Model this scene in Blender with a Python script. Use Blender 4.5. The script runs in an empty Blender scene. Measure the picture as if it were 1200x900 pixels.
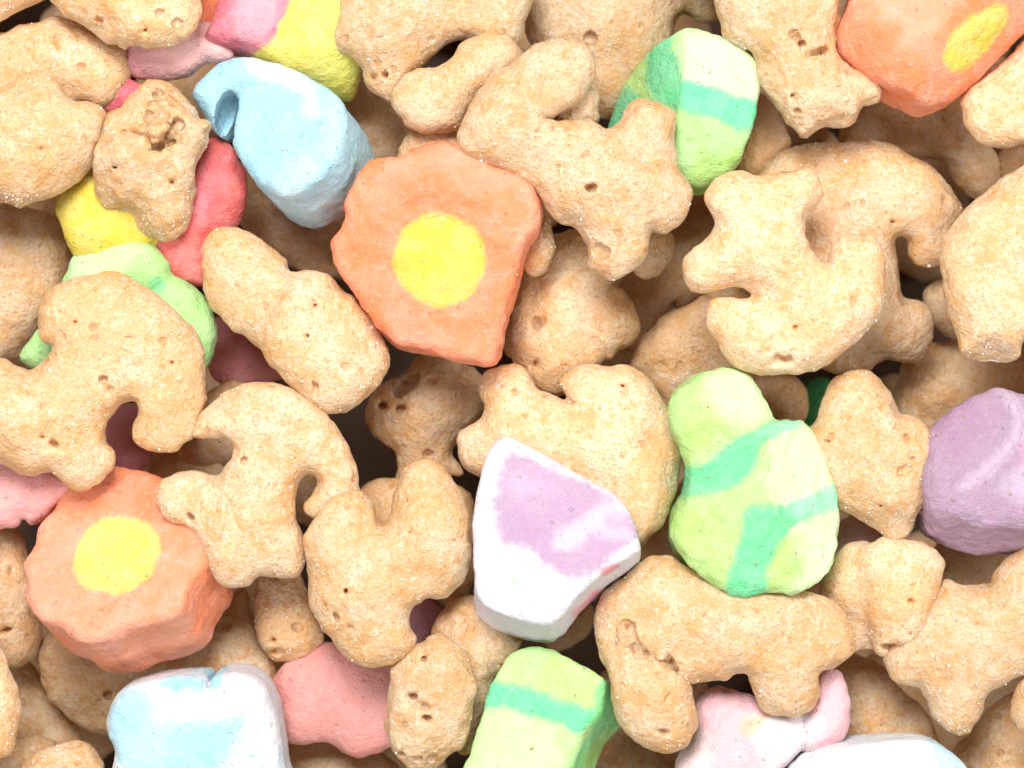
import bpy, math, random
import numpy as np

random.seed(7)
S = 6.5e-5            # metres per unit of drawing (one unit is about 1/1200 of the frame width)
CAM_H = 3000.0        # camera height above the top layer, same unit
scene = bpy.context.scene
col = scene.collection

# ------------------------------------------------------------------ camera
cam_d = bpy.data.cameras.new('camera')
cam = bpy.data.objects.new('camera', cam_d); col.objects.link(cam)
cam.location = (0, 0, CAM_H * S)
cam_d.sensor_width = 36.0
cam_d.lens = 36.0 * CAM_H / 1200.0
cam_d.clip_start = 0.005; cam_d.clip_end = 20.0
cam_d.dof.use_dof = True
cam_d.dof.focus_distance = (CAM_H - 15) * S
cam_d.dof.aperture_fstop = 30.0 * (cam_d.lens / 90.0) * (1 / 1.0)
scene.camera = cam

# ------------------------------------------------------------------ light: bright soft studio light
world = bpy.data.worlds.new('World'); scene.world = world
world.use_nodes = True
bg = world.node_tree.nodes['Background']
bg.inputs[0].default_value = (1.0, 0.985, 0.97, 1); bg.inputs[1].default_value = 0.035

def softbox(name, loc, size, power, color=(1, 1, 1)):
    l = bpy.data.lights.new(name, 'AREA'); l.shape = 'SQUARE'; l.size = size * S; l.energy = power
    l.color = color
    o = bpy.data.objects.new(name, l); col.objects.link(o)
    o.location = [c * S for c in loc]
    from mathutils import Vector
    o.rotation_euler = (-Vector(o.location)).to_track_quat('-Z', 'Y').to_euler()
    return o
# a ring of softboxes round the heap, as for food on a copy stand; the far side is the key
softbox('softbox_top', (-300, 1950, 3400), 1500, 0.56, (1, 0.985, 0.96))
softbox('softbox_right', (2700, 500, 2400), 1400, 0.18, (1, 0.99, 0.98))
softbox('softbox_left', (-2700, 200, 2400), 1400, 0.12, (0.98, 0.99, 1))
softbox('softbox_near', (300, -2600, 2400), 1500, 0.16, (1, 0.985, 0.97))
softbox('sparkle_lamp', (-1100, 1300, 3400), 420, 0.05, (1, 1, 1))  # small bright lamp added only to raise glints on the sugar

vs = scene.view_settings
scene.display_settings.display_device = 'sRGB'
vs.view_transform = 'Standard'; vs.look = 'None'; vs.gamma = 1; vs.exposure = 0.61; vs.use_curve_mapping = False
scene.render.engine = 'CYCLES'
scene.cycles.max_bounces = 10; scene.cycles.diffuse_bounces = 7
scene.cycles.use_denoising = True
try:
    scene.cycles.denoising_input_passes = 'RGB_ALBEDO_NORMAL'; scene.cycles.denoising_prefilter = 'ACCURATE'
except Exception:
    pass

# ------------------------------------------------------------------ materials
def mat_new(name):
    m = bpy.data.materials.new(name); m.use_nodes = True
    nt = m.node_tree
    return m, nt, nt.nodes, nt.links, nt.nodes['Principled BSDF']

def coord_px(nt, seed=0.0):
    """object coordinates in drawing units, shifted at random for each object"""
    n, l = nt.nodes, nt.links
    tc = n.new('ShaderNodeTexCoord'); oi = n.new('ShaderNodeObjectInfo')
    a = n.new('ShaderNodeVectorMath'); a.operation = 'SCALE'; a.inputs['Scale'].default_value = 1.0 / S
    l.new(tc.outputs['Object'], a.inputs[0])
    mu = n.new('ShaderNodeMath'); mu.operation = 'MULTIPLY_ADD'; mu.inputs[1].default_value = 3000.0; mu.inputs[2].default_value = seed
    l.new(oi.outputs['Random'], mu.inputs[0])
    ad = n.new('ShaderNodeVectorMath'); ad.operation = 'ADD'
    l.new(a.outputs[0], ad.inputs[0]); l.new(mu.outputs[0], ad.inputs[1])
    return ad.outputs[0], oi.outputs['Random']

def noise(nt, vec, wave, detail=2.0, rough=0.55, dist=0.0):
    n = nt.nodes.new('ShaderNodeTexNoise'); n.inputs['Scale'].default_value = 1.0 / wave
    n.inputs['Detail'].default_value = detail; n.inputs['Roughness'].default_value = rough
    n.inputs['Distortion'].default_value = dist
    nt.links.new(vec, n.inputs['Vector']); return n.outputs['Fac']

def ramp(nt, v, a, b, lo=0.0, hi=1.0):
    n = nt.nodes.new('ShaderNodeMapRange'); n.interpolation_type = 'SMOOTHSTEP'
    n.inputs[1].default_value = a; n.inputs[2].default_value = b; n.inputs[3].default_value = lo; n.inputs[4].default_value = hi
    nt.links.new(v, n.inputs[0]); return n.outputs[0]

def mth(nt, op, a, b):
    n = nt.nodes.new('ShaderNodeMath'); n.operation = op
    for i, v in enumerate((a, b)):
        if isinstance(v, (int, float)): n.inputs[i].default_value = v
        else: nt.links.new(v, n.inputs[i])
    return n.outputs[0]

def mix(nt, fac, a, b):
    n = nt.nodes.new('ShaderNodeMix'); n.data_type = 'RGBA'
    if isinstance(fac, (int, float)): n.inputs[0].default_value = fac
    else: nt.links.new(fac, n.inputs[0])
    for i, v in ((6, a), (7, b)):
        if isinstance(v, tuple): n.inputs[i].default_value = (*v, 1)
        else: nt.links.new(v, n.inputs[i])
    return n.outputs[2]

def bump(nt, height, strength, prev=None):
    n = nt.nodes.new('ShaderNodeBump'); n.inputs['Strength'].default_value = strength
    n.inputs['Distance'].default_value = S
    nt.links.new(height, n.inputs['Height'])
    if prev is not None: nt.links.new(prev, n.inputs['Normal'])
    return n.outputs[0]

def oat_material(name, cream, gold, toast, fleck):
    m, nt, n, l, p = mat_new(name)
    v, rnd = coord_px(nt)
    big = noise(nt, v, 75, 4, 0.6)
    med = noise(nt, v, 24, 4, 0.6)
    fine = noise(nt, v, 6.5, 3, 0.7)
    grain = noise(nt, v, 3.6, 2, 0.6)
    wn = n.new('ShaderNodeTexWhiteNoise'); wn.noise_dimensions = '1D'; l.new(rnd, wn.inputs['W'])
    c = mix(nt, ramp(nt, mth(nt, 'ADD', big, mth(nt, 'MULTIPLY', wn.outputs['Value'], 0.14)), 0.46, 0.66, 0, 0.9), cream, gold)
    c = mix(nt, ramp(nt, med, 0.46, 0.66, 0, 0.70), c, toast)
    pale = noise(nt, v, 38, 5, 0.7)
    c = mix(nt, ramp(nt, pale, 0.52, 0.68, 0, 0.6), c, (0.91, 0.77, 0.585))
    c = mix(nt, ramp(nt, fine, 0.53, 0.68, 0, 0.55), c, (0.95, 0.85, 0.70))
    c = mix(nt, ramp(nt, grain, 0.50, 0.36, 0, 0.60), c, toast)
    fl = noise(nt, v, 8, 3, 0.6, 0.3)
    c = mix(nt, ramp(nt, fl, 0.60, 0.72, 0, 0.60), c, fleck)
    # ragged pores, few and of different sizes
    wob = n.new('ShaderNodeVectorMath'); wob.operation = 'ADD'
    nn = n.new('ShaderNodeTexNoise'); nn.inputs['Scale'].default_value = 1 / 6.0; nn.inputs['Detail'].default_value = 3
    l.new(v, nn.inputs['Vector'])
    sc = n.new('ShaderNodeVectorMath'); sc.operation = 'SCALE'; sc.inputs['Scale'].default_value = 12.0
    l.new(nn.outputs['Color'], sc.inputs[0]); l.new(v, wob.inputs[0]); l.new(sc.outputs[0], wob.inputs[1])
    def voro(vec, cell, lo, hi, r0):
        vo = n.new('ShaderNodeTexVoronoi'); vo.inputs['Scale'].default_value = 1.0 / cell
        l.new(vec, vo.inputs['Vector'])
        sep = n.new('ShaderNodeSeparateColor'); l.new(vo.outputs['Color'], sep.inputs[0])
        size = ramp(nt, sep.outputs[0], lo, 1.0, 0.0, r0)
        return mth(nt, 'SUBTRACT', size, vo.outputs['Distance'])
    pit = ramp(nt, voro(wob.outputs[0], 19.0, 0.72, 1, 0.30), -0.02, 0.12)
    c = mix(nt, mth(nt, 'MULTIPLY', pit, 0.40), c, fleck)  # amber of light bouncing inside the pores, mixed into the colour
    hs = n.new('ShaderNodeHueSaturation'); l.new(c, hs.inputs['Color'])
    hs.inputs['Saturation'].default_value = 1.10
    l.new(ramp(nt, rnd, 0, 1, 0.69, 0.83), hs.inputs['Value'])
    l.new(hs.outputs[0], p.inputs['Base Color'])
    # sugar glaze: grainy, glossy in patches, with single crystals
    gl = ramp(nt, noise(nt, v, 42, 3, 0.6), 0.46, 0.60)
    cry = ramp(nt, voro(v, 5.0, 0.72, 1, 0.45), 0.0, 0.30)
    cry = mth(nt, 'MULTIPLY', cry, gl)
    p.inputs['Specular IOR Level'].default_value = 0.5
    r = mth(nt, 'SUBTRACT', 0.60, mth(nt, 'MULTIPLY', gl, 0.20))
    l.new(mth(nt, 'SUBTRACT', r, mth(nt, 'MULTIPLY', cry, 0.30)), p.inputs['Roughness'])
    gv = n.new('ShaderNodeTexVoronoi'); gv.inputs['Scale'].default_value = 1 / 5.0
    l.new(wob.outputs[0], gv.inputs['Vector'])
    h = mth(nt, 'ADD', mth(nt, 'MULTIPLY', med, 0.8), mth(nt, 'MULTIPLY', fine, 1.0))
    h = mth(nt, 'ADD', h, mth(nt, 'MULTIPLY', grain, 1.8))
    h = mth(nt, 'SUBTRACT', h, mth(nt, 'MULTIPLY', gv.outputs['Distance'], 1.8))
    h = mth(nt, 'ADD', h, mth(nt, 'MULTIPLY', cry, 2.6))
    h = mth(nt, 'SUBTRACT', h, mth(nt, 'MULTIPLY', pit, 3.5))
    l.new(bump(nt, h, 0.65), p.inputs['Normal'])
    p.inputs['Subsurface Weight'].default_value = 0.35
    p.inputs['Subsurface Radius'].default_value = (1.0, 0.50, 0.20)
    p.inputs['Subsurface Scale'].default_value = 34 * S
    return m

OAT = oat_material('oat_cereal', (0.91, 0.69, 0.48), (0.87, 0.57, 0.325), (0.82, 0.46, 0.205), (0.62, 0.275, 0.085))

def sugar_material():
    m, nt, n, l, p = mat_new('sugar_crystal')
    p.inputs['Base Color'].default_value = (0.80, 0.72, 0.60, 1)
    p.inputs['Roughness'].default_value = 0.07; p.inputs['IOR'].default_value = 1.55
    p.inputs['Specular IOR Level'].default_value = 0.7
    return m
SUGAR = sugar_material()

def marshmallow_material():
    m, nt, n, l, p = mat_new('marshmallow')
    v, rnd = coord_px(nt)
    at = n.new('ShaderNodeAttribute'); at.attribute_name = 'dye'
    c = at.outputs['Color']
    cl = noise(nt, v, 36, 4, 0.6, 0.6)
    fine = noise(nt, v, 6.0, 3, 0.65)
    hs = n.new('ShaderNodeHueSaturation'); l.new(c, hs.inputs['Color'])
    l.new(ramp(nt, cl, 0.3, 0.7, 0.92, 1.08), hs.inputs['Saturation'])
    hs.inputs['Value'].default_value = 0.85
    c = mix(nt, ramp(nt, fine, 0.55, 0.78, 0, 0.22), hs.outputs[0], (0.78, 0.76, 0.73))
    l.new(c, p.inputs['Base Color'])
    vo = n.new('ShaderNodeTexVoronoi'); vo.inputs['Scale'].default_value = 1 / 11.0
    l.new(v, vo.inputs['Vector'])
    sep = n.new('ShaderNodeSeparateColor'); l.new(vo.outputs['Color'], sep.inputs[0])
    pit = ramp(nt, mth(nt, 'SUBTRACT', ramp(nt, sep.outputs[0], 0.62, 1.0, 0, 0.24), vo.outputs['Distance']), -0.02, 0.06)
    med = noise(nt, v, 15, 4, 0.65)
    grain = noise(nt, v, 3.0, 2, 0.6)
    h = mth(nt, 'ADD', mth(nt, 'MULTIPLY', med, 1.6), mth(nt, 'MULTIPLY', fine, 2.6))
    h = mth(nt, 'ADD', h, mth(nt, 'MULTIPLY', grain, 1.8))
    h = mth(nt, 'SUBTRACT', h, mth(nt, 'MULTIPLY', pit, 4.5))
    l.new(bump(nt, h, 0.75), p.inputs['Normal'])
    p.inputs['Roughness'].default_value = 0.75; p.inputs['Specular IOR Level'].default_value = 0.25
    p.inputs['Subsurface Weight'].default_value = 0.25
    p.inputs['Subsurface Radius'].default_value = (1.0, 0.8, 0.7)
    p.inputs['Subsurface Scale'].default_value = 14 * S
    return m
MARSH = marshmallow_material()

# ------------------------------------------------------------------ geometry tools
def lattice(seed):
    return np.random.default_rng(seed).random((32, 32, 32)).astype(np.float32) * 2 - 1
LAT = [lattice(k) for k in range(4)]

def vnoise(P, wave, k=0, off=0.0):
    """smooth value noise at points P (n,3)"""
    L = LAT[k % 4]
    q = P / wave + off
    i = np.floor(q).astype(np.int64); f = (q - i).astype(np.float32)
    f = f * f * (3 - 2 * f)
    i0 = i & 31; i1 = (i + 1) & 31
    r = 0
    for a in (0, 1):
        xa = (i1 if a else i0)[:, 0]; wa = f[:, 0] if a else 1 - f[:, 0]
        for b in (0, 1):
            yb = (i1 if b else i0)[:, 1]; wb = f[:, 1] if b else 1 - f[:, 1]
            for c in (0, 1):
                zc = (i1 if c else i0)[:, 2]; wc = f[:, 2] if c else 1 - f[:, 2]
                r = r + L[xa, yb, zc] * wa * wb * wc
    return r

def smooth_closed(pts, per=5):
    P = np.array(pts, float); n = len(P)
    out = []
    for i in range(n):
        p0, p1, p2, p3 = P[i - 1], P[i], P[(i + 1) % n], P[(i + 2) % n]
        for t in np.arange(per) / per:
            out.append(0.5 * ((2 * p1) + (p2 - p0) * t + (2 * p0 - 5 * p1 + 4 * p2 - p3) * t * t + (3 * p1 - p0 - 3 * p2 + p3) * t ** 3))
    return np.array(out)

def conv(pts):
    return [(x - 600.0, 450.0 - y) for x, y in pts]

def poly_sdf(poly, X, Y):
    """signed distance from grid X,Y to closed polygon (negative inside)"""
    x = X.ravel().astype(np.float32)[:, None]; y = Y.ravel().astype(np.float32)[:, None]
    A = poly.astype(np.float32); B = np.roll(A, -1, 0)
    ex, ey = (B - A).T
    d2 = None; ins = np.zeros(x.shape[0], bool)
    for s in range(0, len(A), 24):
        a, b = A[s:s + 24], B[s:s + 24]
        dx = b[:, 0] - a[:, 0]; dy = b[:, 1] - a[:, 1]
        wx = x - a[:, 0]; wy = y - a[:, 1]
        t = np.clip((wx * dx + wy * dy) / (dx * dx + dy * dy + 1e-9), 0, 1)
        q = ((wx - dx * t) ** 2 + (wy - dy * t) ** 2).min(1)
        d2 = q if d2 is None else np.minimum(d2, q)
        c = ((a[:, 1] > y) != (b[:, 1] > y)) & (x < dx * (y - a[:, 1]) / (dy + 1e-12) + a[:, 0])
        ins ^= (c.sum(1) % 2).astype(bool)
    d = np.sqrt(d2)
    return np.where(ins, -d, d).reshape(X.shape)

def blur2(a, it=2):
    for _ in range(it):
        a = np.pad(a, 1, mode='edge')
        a = (a[:-2, 1:-1] + a[2:, 1:-1] + 2 * a[1:-1, 1:-1]) / 4
        a = np.pad(a, ((0, 0), (1, 1)), mode='edge')
        a = (a[:, :-2] + a[:, 2:] + 2 * a[:, 1:-1]) / 4
    return a

def smin(a, b, k):
    h = np.clip(0.5 + 0.5 * (b - a) / k, 0, 1)
    return b + (a - b) * h - k * h * (1 - h)

def smax(a, b, k):
    return -smin(-a, -b, k)

def field_puff(b, gx, gy, gz, h):
    """a puffed blob: outline inflated like dough (Poisson height), round rims"""
    X, Y = np.meshgrid(gx, gy, indexing='ij')
    f2 = poly_sdf(b['poly'], X, Y)
    ragp = np.stack([X.ravel(), Y.ravel(), np.zeros(X.size)], 1)
    f2 = f2 + (2.2 * vnoise(ragp, 21, 0, b['z'] * 0.9) + 1.5 * vnoise(ragp, 9.5, 2, b['z'] * 0.4)).reshape(X.shape)
    mask = f2 < h * 0.8
    u = np.zeros_like(f2)
    # coarse start, then relax
    u[mask] = np.maximum(-f2[mask], 0) * 14
    for _ in range(420):
        p = np.pad(u, 1)
        u = np.where(mask, 0.25 * (p[:-2, 1:-1] + p[2:, 1:-1] + p[1:-1, :-2] + p[1:-1, 2:] + h * h), 0)
    dist = np.maximum(-f2, 0) + h
    ratio = np.where(f2 < -h, u / dist, 0); w = (f2 < -h).astype(np.float32)
    rb = blur2(ratio, 3); wb = blur2(w, 3)
    near = blur2(ratio, 14) / np.maximum(blur2(w, 14), 1e-4)
    ratio = np.where(wb > 0.25, rb / np.maximum(wb, 1e-3), np.where(blur2(w, 14) > 1e-3, near, 14.0))
    G = 2 * ratio * (-f2)
    Hm = b['H']; G = np.where(G > 0, Hm * Hm * (1 - np.exp(-np.maximum(G, 0) / (Hm * Hm))), G)
    g1, g2 = np.gradient(G, h)
    gm = g1 * g1 + g2 * g2
    cx, cy = b['poly'].mean(0)
    zc = b['z'] + b['g'][0] * (X - cx) + b['g'][1] * (Y - cy)
    pts = np.stack([X.ravel(), Y.ravel(), np.full(X.size, 0.0)], 1)
    zc = zc + (9 * vnoise(pts, 70, 1, b['z'] * 0.37)).reshape(X.shape)
    zr = gz[None, None, :] - zc[:, :, None]
    zr = np.where(zr < 0, zr * 1.7, zr)
    F = zr * zr - G[:, :, None]
    return (F / (np.sqrt(4 * zr * zr + gm[:, :, None]) + 6.0)).astype(np.float32)

def field_prism(b, gx, gy, gz, h):
    """a cut, extruded blob: outline swept along a leaning axis, rounded edges"""
    dx, dy = b['d']; T = b['T']; R = b['R']
    pad = abs(max(abs(dx), abs(dy))) * T + 20
    hx = np.arange(gx[0] - pad, gx[-1] + pad + h, h); hy = np.arange(gy[0] - pad, gy[-1] + pad + h, h)
    HX, HY = np.meshgrid(hx, hy, indexing='ij')
    S2 = poly_sdf(b['poly'], HX, HY)
    cx, cy = b['poly'].mean(0); g0, g1 = b['g']
    X = gx[:, None, None]; Y = gy[None, :, None]; Z = gz[None, None, :]
    s = (b['z'] + g0 * (X - cx) + g1 * (Y - cy) - Z) / (1 + g0 * dx + g1 * dy)
    sc = np.clip(s, -20, T + 20)
    qx = (X - sc * dx - hx[0]) / h; qy = (Y - sc * dy - hy[0]) / h
    qx = np.clip(qx, 0, len(hx) - 1.01); qy = np.clip(qy, 0, len(hy) - 1.01)
    ix = qx.astype(np.int32); iy = qy.astype(np.int32); fx = qx - ix; fy = qy - iy
    f2 = (S2[ix, iy] * (1 - fx) + S2[ix + 1, iy] * fx) * (1 - fy) + (S2[ix, iy + 1] * (1 - fx) + S2[ix + 1, iy + 1] * fx) * fy
    f2 = f2 - b['flare'] * np.clip(s, 0, T)
    nrm = math.sqrt(1 + g0 * g0 + g1 * g1)
    dome = b['dome'] * (1 - np.exp(np.minimum(f2, 0) / 40.0))
    fz = np.maximum(-s - dome, s - T) / nrm * (1 + g0 * dx + g1 * dy)
    a = f2 + R; c = fz + R
    f = np.minimum(np.maximum(a, c), 0) + np.sqrt(np.maximum(a, 0) ** 2 + np.maximum(c, 0) ** 2) - R
    return f.astype(np.float32)

def surface_nets(F, gx, gy, gz):
    h = gx[1] - gx[0]
    ins = F < 0
    cnt = np.zeros(tuple(n - 1 for n in F.shape), np.int8)
    for a in (0, 1):
        for b in (0, 1):
            for c in (0, 1):
                cnt += ins[a:F.shape[0] - 1 + a, b:F.shape[1] - 1 + b, c:F.shape[2] - 1 + c]
    act = (cnt > 0) & (cnt < 8)
    I, J, K = np.nonzero(act)
    idx = np.full(act.shape, -1, np.int32); idx[I, J, K] = np.arange(len(I))
    V = {}
    for a in (0, 1):
        for b in (0, 1):
            for c in (0, 1):
                V[a, b, c] = F[I + a, J + b, K + c]
    acc = np.zeros((len(I), 3), np.float32); num = np.zeros(len(I), np.float32)
    corners = list(V)
    for p in corners:
        for ax in range(3):
            if p[ax] == 0:
                q = list(p); q[ax] = 1; q = tuple(q)
                f0, f1 = V[p], V[q]
                m = (f0 < 0) != (f1 < 0)
                t = np.where(m, f0 / np.where(f0 == f1, 1, f0 - f1), 0)
                for k in range(3):
                    acc[:, k] += np.where(m, p[k] + (t if k == ax else 0), 0)
                num += m
    pos = acc / num[:, None] + np.stack([I, J, K], 1)
    pos = pos * h + np.array([gx[0], gy[0], gz[0]])
    quads = []
    for ax in range(3):
        o1, o2 = (ax + 1) % 3, (ax + 2) % 3
        sl0 = [slice(None)] * 3; sl1 = [slice(None)] * 3
        sl0[ax] = slice(0, -1); sl1[ax] = slice(1, None)
        a = ins[tuple(sl0)]; b = ins[tuple(sl1)]
        m = a != b
        E = np.array(np.nonzero(m)).T
        ok = (E[:, o1] > 0) & (E[:, o2] > 0) & (E[:, o1] < F.shape[o1] - 1) & (E[:, o2] < F.shape[o2] - 1)
        E = E[ok]
        def cell(d1, d2):
            q = E.copy(); q[:, o1] += d1; q[:, o2] += d2
            return idx[q[:, 0], q[:, 1], q[:, 2]]
        Q = np.stack([cell(-1, -1), cell(0, -1), cell(0, 0), cell(-1, 0)], 1)
        inside_first = a[E[:, 0], E[:, 1], E[:, 2]]
        Q[~inside_first] = Q[~inside_first][:, ::-1]
        quads.append(Q)
    Q = np.concatenate(quads)
    Q = Q[(Q >= 0).all(1)]
    return pos, Q

def vnormals(P, Q):
    n = np.cross(P[Q[:, 2]] - P[Q[:, 0]], P[Q[:, 3]] - P[Q[:, 1]])
    N = np.zeros_like(P)
    for k in range(4):
        for a in range(3):
            N[:, a] += np.bincount(Q[:, k], n[:, a], len(P))
    return N / (np.linalg.norm(N, axis=1)[:, None] + 1e-9)

def relax(P, Q, it=1, w=0.5):
    for _ in range(it):
        A = np.zeros_like(P); c = np.zeros(len(P))
        for k in range(4):
            for s in (1, 3):
                o = Q[:, (k + s) % 4]
                for a in range(3):
                    A[:, a] += np.bincount(Q[:, k], P[o, a], len(P))
                c += np.bincount(Q[:, k], minlength=len(P))
        P = P * (1 - w) + w * A / np.maximum(c, 1)[:, None]
    return P

def make_mesh(name, P, Q, dye=None):
    me = bpy.data.meshes.new(name)
    me.vertices.add(len(P)); me.vertices.foreach_set('co', np.ascontiguousarray(P, np.float32).ravel())
    me.loops.add(Q.size); me.loops.foreach_set('vertex_index', np.ascontiguousarray(Q, np.int32).ravel())
    me.polygons.add(len(Q))
    me.polygons.foreach_set('loop_start', np.arange(0, Q.size, 4, dtype=np.int32))
    me.polygons.foreach_set('loop_total', np.full(len(Q), 4, np.int32))
    me.polygons.foreach_set('use_smooth', np.ones(len(Q), bool))
    if dye is not None:
        at = me.attributes.new('dye', 'FLOAT_COLOR', 'POINT')
        at.data.foreach_set('color', np.ascontiguousarray(np.concatenate([dye, np.ones((len(dye), 1))], 1), np.float32).ravel())
    me.update(calc_edges=True); me.validate()
    return me

def puff(pts, z, H=52, g=(0, 0), k=12):
    if z < -43: z = z * 1.42 - 22 if z > -100 else z * 1.25 - 36          # lower layers settle deeper
    """z: height of the middle of the blob"""
    return dict(kind='puff', poly=smooth_closed(conv(pts)), z=z, H=H * 1.62, g=(g[0], -g[1]), k=k)

def prism(pts, z, T=110, d=(0, 0), g=None, R=16, dome=4, flare=0.0, k=10, per=5):
    """z: height of the cut face in its middle; d: lean of the axis per unit of depth (x right, y down)"""
    d = (d[0], -d[1]); g = d if g is None else (g[0], -g[1])
    return dict(kind='prism', poly=smooth_closed(conv(pts), per), z=z, T=T, d=d, g=g, R=R, dome=dome, flare=flare, k=k)

def ellipse(cx, cy, rx, ry, rot=0, n=20):
    c, s = math.cos(math.radians(rot)), math.sin(math.radians(rot))
    return [(cx + rx * math.cos(t) * c - ry * math.sin(t) * s, cy + rx * math.cos(t) * s + ry * math.sin(t) * c)
            for t in [2 * math.pi * i / n for i in range(n)]]

def eval_field(blobs, gx, gy, gz, h, cuts=(), holes=(), pits=0, seed=0):
    F = None
    for b in blobs:
        f = (field_puff if b['kind'] == 'puff' else field_prism)(b, gx, gy, gz, h)
        F = f if F is None else smin(F, f, b['k'])
    for (px, py, pz, nx, ny, nz, k) in cuts:
        n = np.array([nx, -ny, nz], float); n /= np.linalg.norm(n)
        pl = (gx[:, None, None] - (px - 600)) * n[0] + (gy[None, :, None] - (450 - py)) * n[1] + (gz[None, None, :] - pz) * n[2]
        F = smax(F, pl.astype(np.float32), k)
    hl = []
    for (px, py, rx, ry, dep, rot) in holes:
        hl.append((px - 600, 450 - py, rx, ry, dep * 1.2, rot))
    if pits:
        r = np.random.default_rng(seed)
        top = (F < 0).any(2); ii = np.argwhere(top)
        for _ in range(pits):
            i, j = ii[r.integers(len(ii))]
            rr = r.uniform(2.2, 4.0) if r.random() < 0.85 else r.uniform(4, 6)
            hl.append((gx[i], gy[j], rr * r.uniform(0.8, 1.5), rr, rr * r.uniform(0.9, 1.6), r.uniform(0, 180)))
    for (x, y, rx, ry, dep, rot) in hl:
        i = int(np.clip((x - gx[0]) / h, 0, len(gx) - 1)); j = int(np.clip((y - gy[0]) / h, 0, len(gy) - 1))
        c = np.nonzero(F[i, j] < 0)[0]
        if not len(c): continue
        zt = gz[c[-1]]
        m = int(max(rx, ry) / h) + 3
        a, b2 = slice(max(i - m, 0), i + m + 1), slice(max(j - m, 0), j + m + 1)
        ca, sa = math.cos(math.radians(rot)), math.sin(math.radians(rot))
        X = gx[a][:, None, None] - x; Y = -(gy[b2][None, :, None] - y); Z = gz[None, None, :] - zt
        U = X * ca + Y * sa; W = -X * sa + Y * ca
        rad = np.sqrt((U / rx) ** 2 + (W / ry) ** 2 + (Z / dep) ** 2)
        B = np.stack([a_.ravel() for a_ in np.broadcast_arrays(X + x, Y + y, Z + zt)], 1)
        rag = (vnoise(B, 9.0, 2, x) + 0.6 * vnoise(B, 4.5, 3, y)).reshape(rad.shape)
        e = (rad - 1 + (0.42 if dep < 26 else 0.08) * rag) * min(rx, ry, dep)
        F[a, b2, :] = smax(F[a, b2, :], -e.astype(np.float32), max(1.2, 0.22 * min(rx, ry)))
    return F

def grid_for(blobs, h, extra=None):
    lo = np.array([1e9, 1e9]); hi = -lo; z0, z1 = 1e9, -1e9
    for b in blobs:
        p0, p1 = b['poly'].min(0), b['poly'].max(0)
        if b['kind'] == 'puff':
            hz = min(b['H'], 84) + 14 + max(abs(b['g'][0]) * (p1[0] - p0[0]), abs(b['g'][1]) * (p1[1] - p0[1])) * 0.7
            z0 = min(z0, b['z'] - hz); z1 = max(z1, b['z'] + hz)
        else:
            sh = np.array(b['d']) * b['T'] * 1.1
            p0, p1 = np.minimum(p0, p0 + sh) - b['flare'] * b['T'], np.maximum(p1, p1 + sh) + b['flare'] * b['T']
            hz = (abs(b['g'][0]) * (p1[0] - p0[0]) + abs(b['g'][1]) * (p1[1] - p0[1])) * 0.6 + 14
            z0 = min(z0, b['z'] - b['T'] - hz); z1 = max(z1, b['z'] + hz)
        lo = np.minimum(lo, p0); hi = np.maximum(hi, p1)
    lo -= 4 * h; hi += 4 * h
    return (np.arange(lo[0], hi[0] + h, h), np.arange(lo[1], hi[1] + h, h), np.arange(z0 - 2 * h, z1 + 2 * h, h))

def roughen(P, Q, amps, seed):
    N = vnormals(P, Q)
    d = 0
    for q, (w, a) in enumerate(amps):
        d = d + a * vnoise(P, w, q + seed, seed * 0.713 + q * 3.1)
    return P + N * d[:, None]

OAT_ROUGH = [(62, 5.0), (38, 3.6), (17, 1.3), (9, 0.8), (5.5, 0.6)]
MARSH_ROUGH = [(60, 2.6), (24, 1.5), (10, 0.9), (5.5, 0.5)]
COUNT = [0]

def place(name, P, Q, mat, zref, dye=None, parent=None, origin=None):
    k = (CAM_H - zref) / CAM_H
    W = np.stack([P[:, 0] * k, P[:, 1] * k, P[:, 2]], 1) * S
    if origin is None:
        origin = (W.min(0) + W.max(0)) / 2
    me = make_mesh(name, W - origin, Q, dye)
    me.materials.append(mat)
    o = bpy.data.objects.new(name, me); col.objects.link(o)
    if parent is None: o.location = origin
    else: o.parent = parent
    return o, origin

def tag(o, label, cat, group=None, kind=None):
    if label: o['label'] = label
    if cat: o['category'] = cat
    if group: o['group'] = group
    if kind: o['kind'] = kind

def crystals(P, Q, seed, n0=None, size=1.0):
    """small glassy sugar grains sitting on the glaze, in loose clusters"""
    r = np.random.default_rng(900 + seed)
    N = vnormals(P, Q)
    up = np.nonzero(N[:, 2] > 0.35)[0]
    area = len(up)
    picks = [up[r.integers(area, size=max(8, area // 220))]]
    for _ in range(int(3 + area / 1500)):
        c = P[up[r.integers(area)]]
        d = np.linalg.norm(P[up] - c, axis=1)
        w = np.exp(-(d / r.uniform(14, 38)) ** 2); w /= w.sum()
        picks.append(up[r.choice(area, size=r.integers(6, 20), p=w)])
    I = np.concatenate(picks) if n0 is None else up[r.integers(area, size=n0)]
    box = np.array([(x, y, z) for x in (-1, 1) for y in (-1, 1) for z in (-1, 1)], float)
    fq = np.array([(0, 1, 3, 2), (4, 6, 7, 5), (0, 4, 5, 1), (2, 3, 7, 6), (0, 2, 6, 4), (1, 5, 7, 3)])
    V, F = [], []
    for k, i in enumerate(I):
        a, _ = np.linalg.qr(r.normal(size=(3, 3)))
        if np.linalg.det(a) < 0: a[:, 0] *= -1
        s = size * r.uniform(0.32, 0.95) * np.array([1, r.uniform(0.6, 1), r.uniform(0.5, 1)])
        if r.random() < 0.12: s *= 1.5
        V.append((box * s) @ a.T + P[i] + N[i] * 0.35 + r.normal(size=3) * 0.5); F.append(fq + 8 * k)
    return np.concatenate(V), np.concatenate(F)

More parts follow.
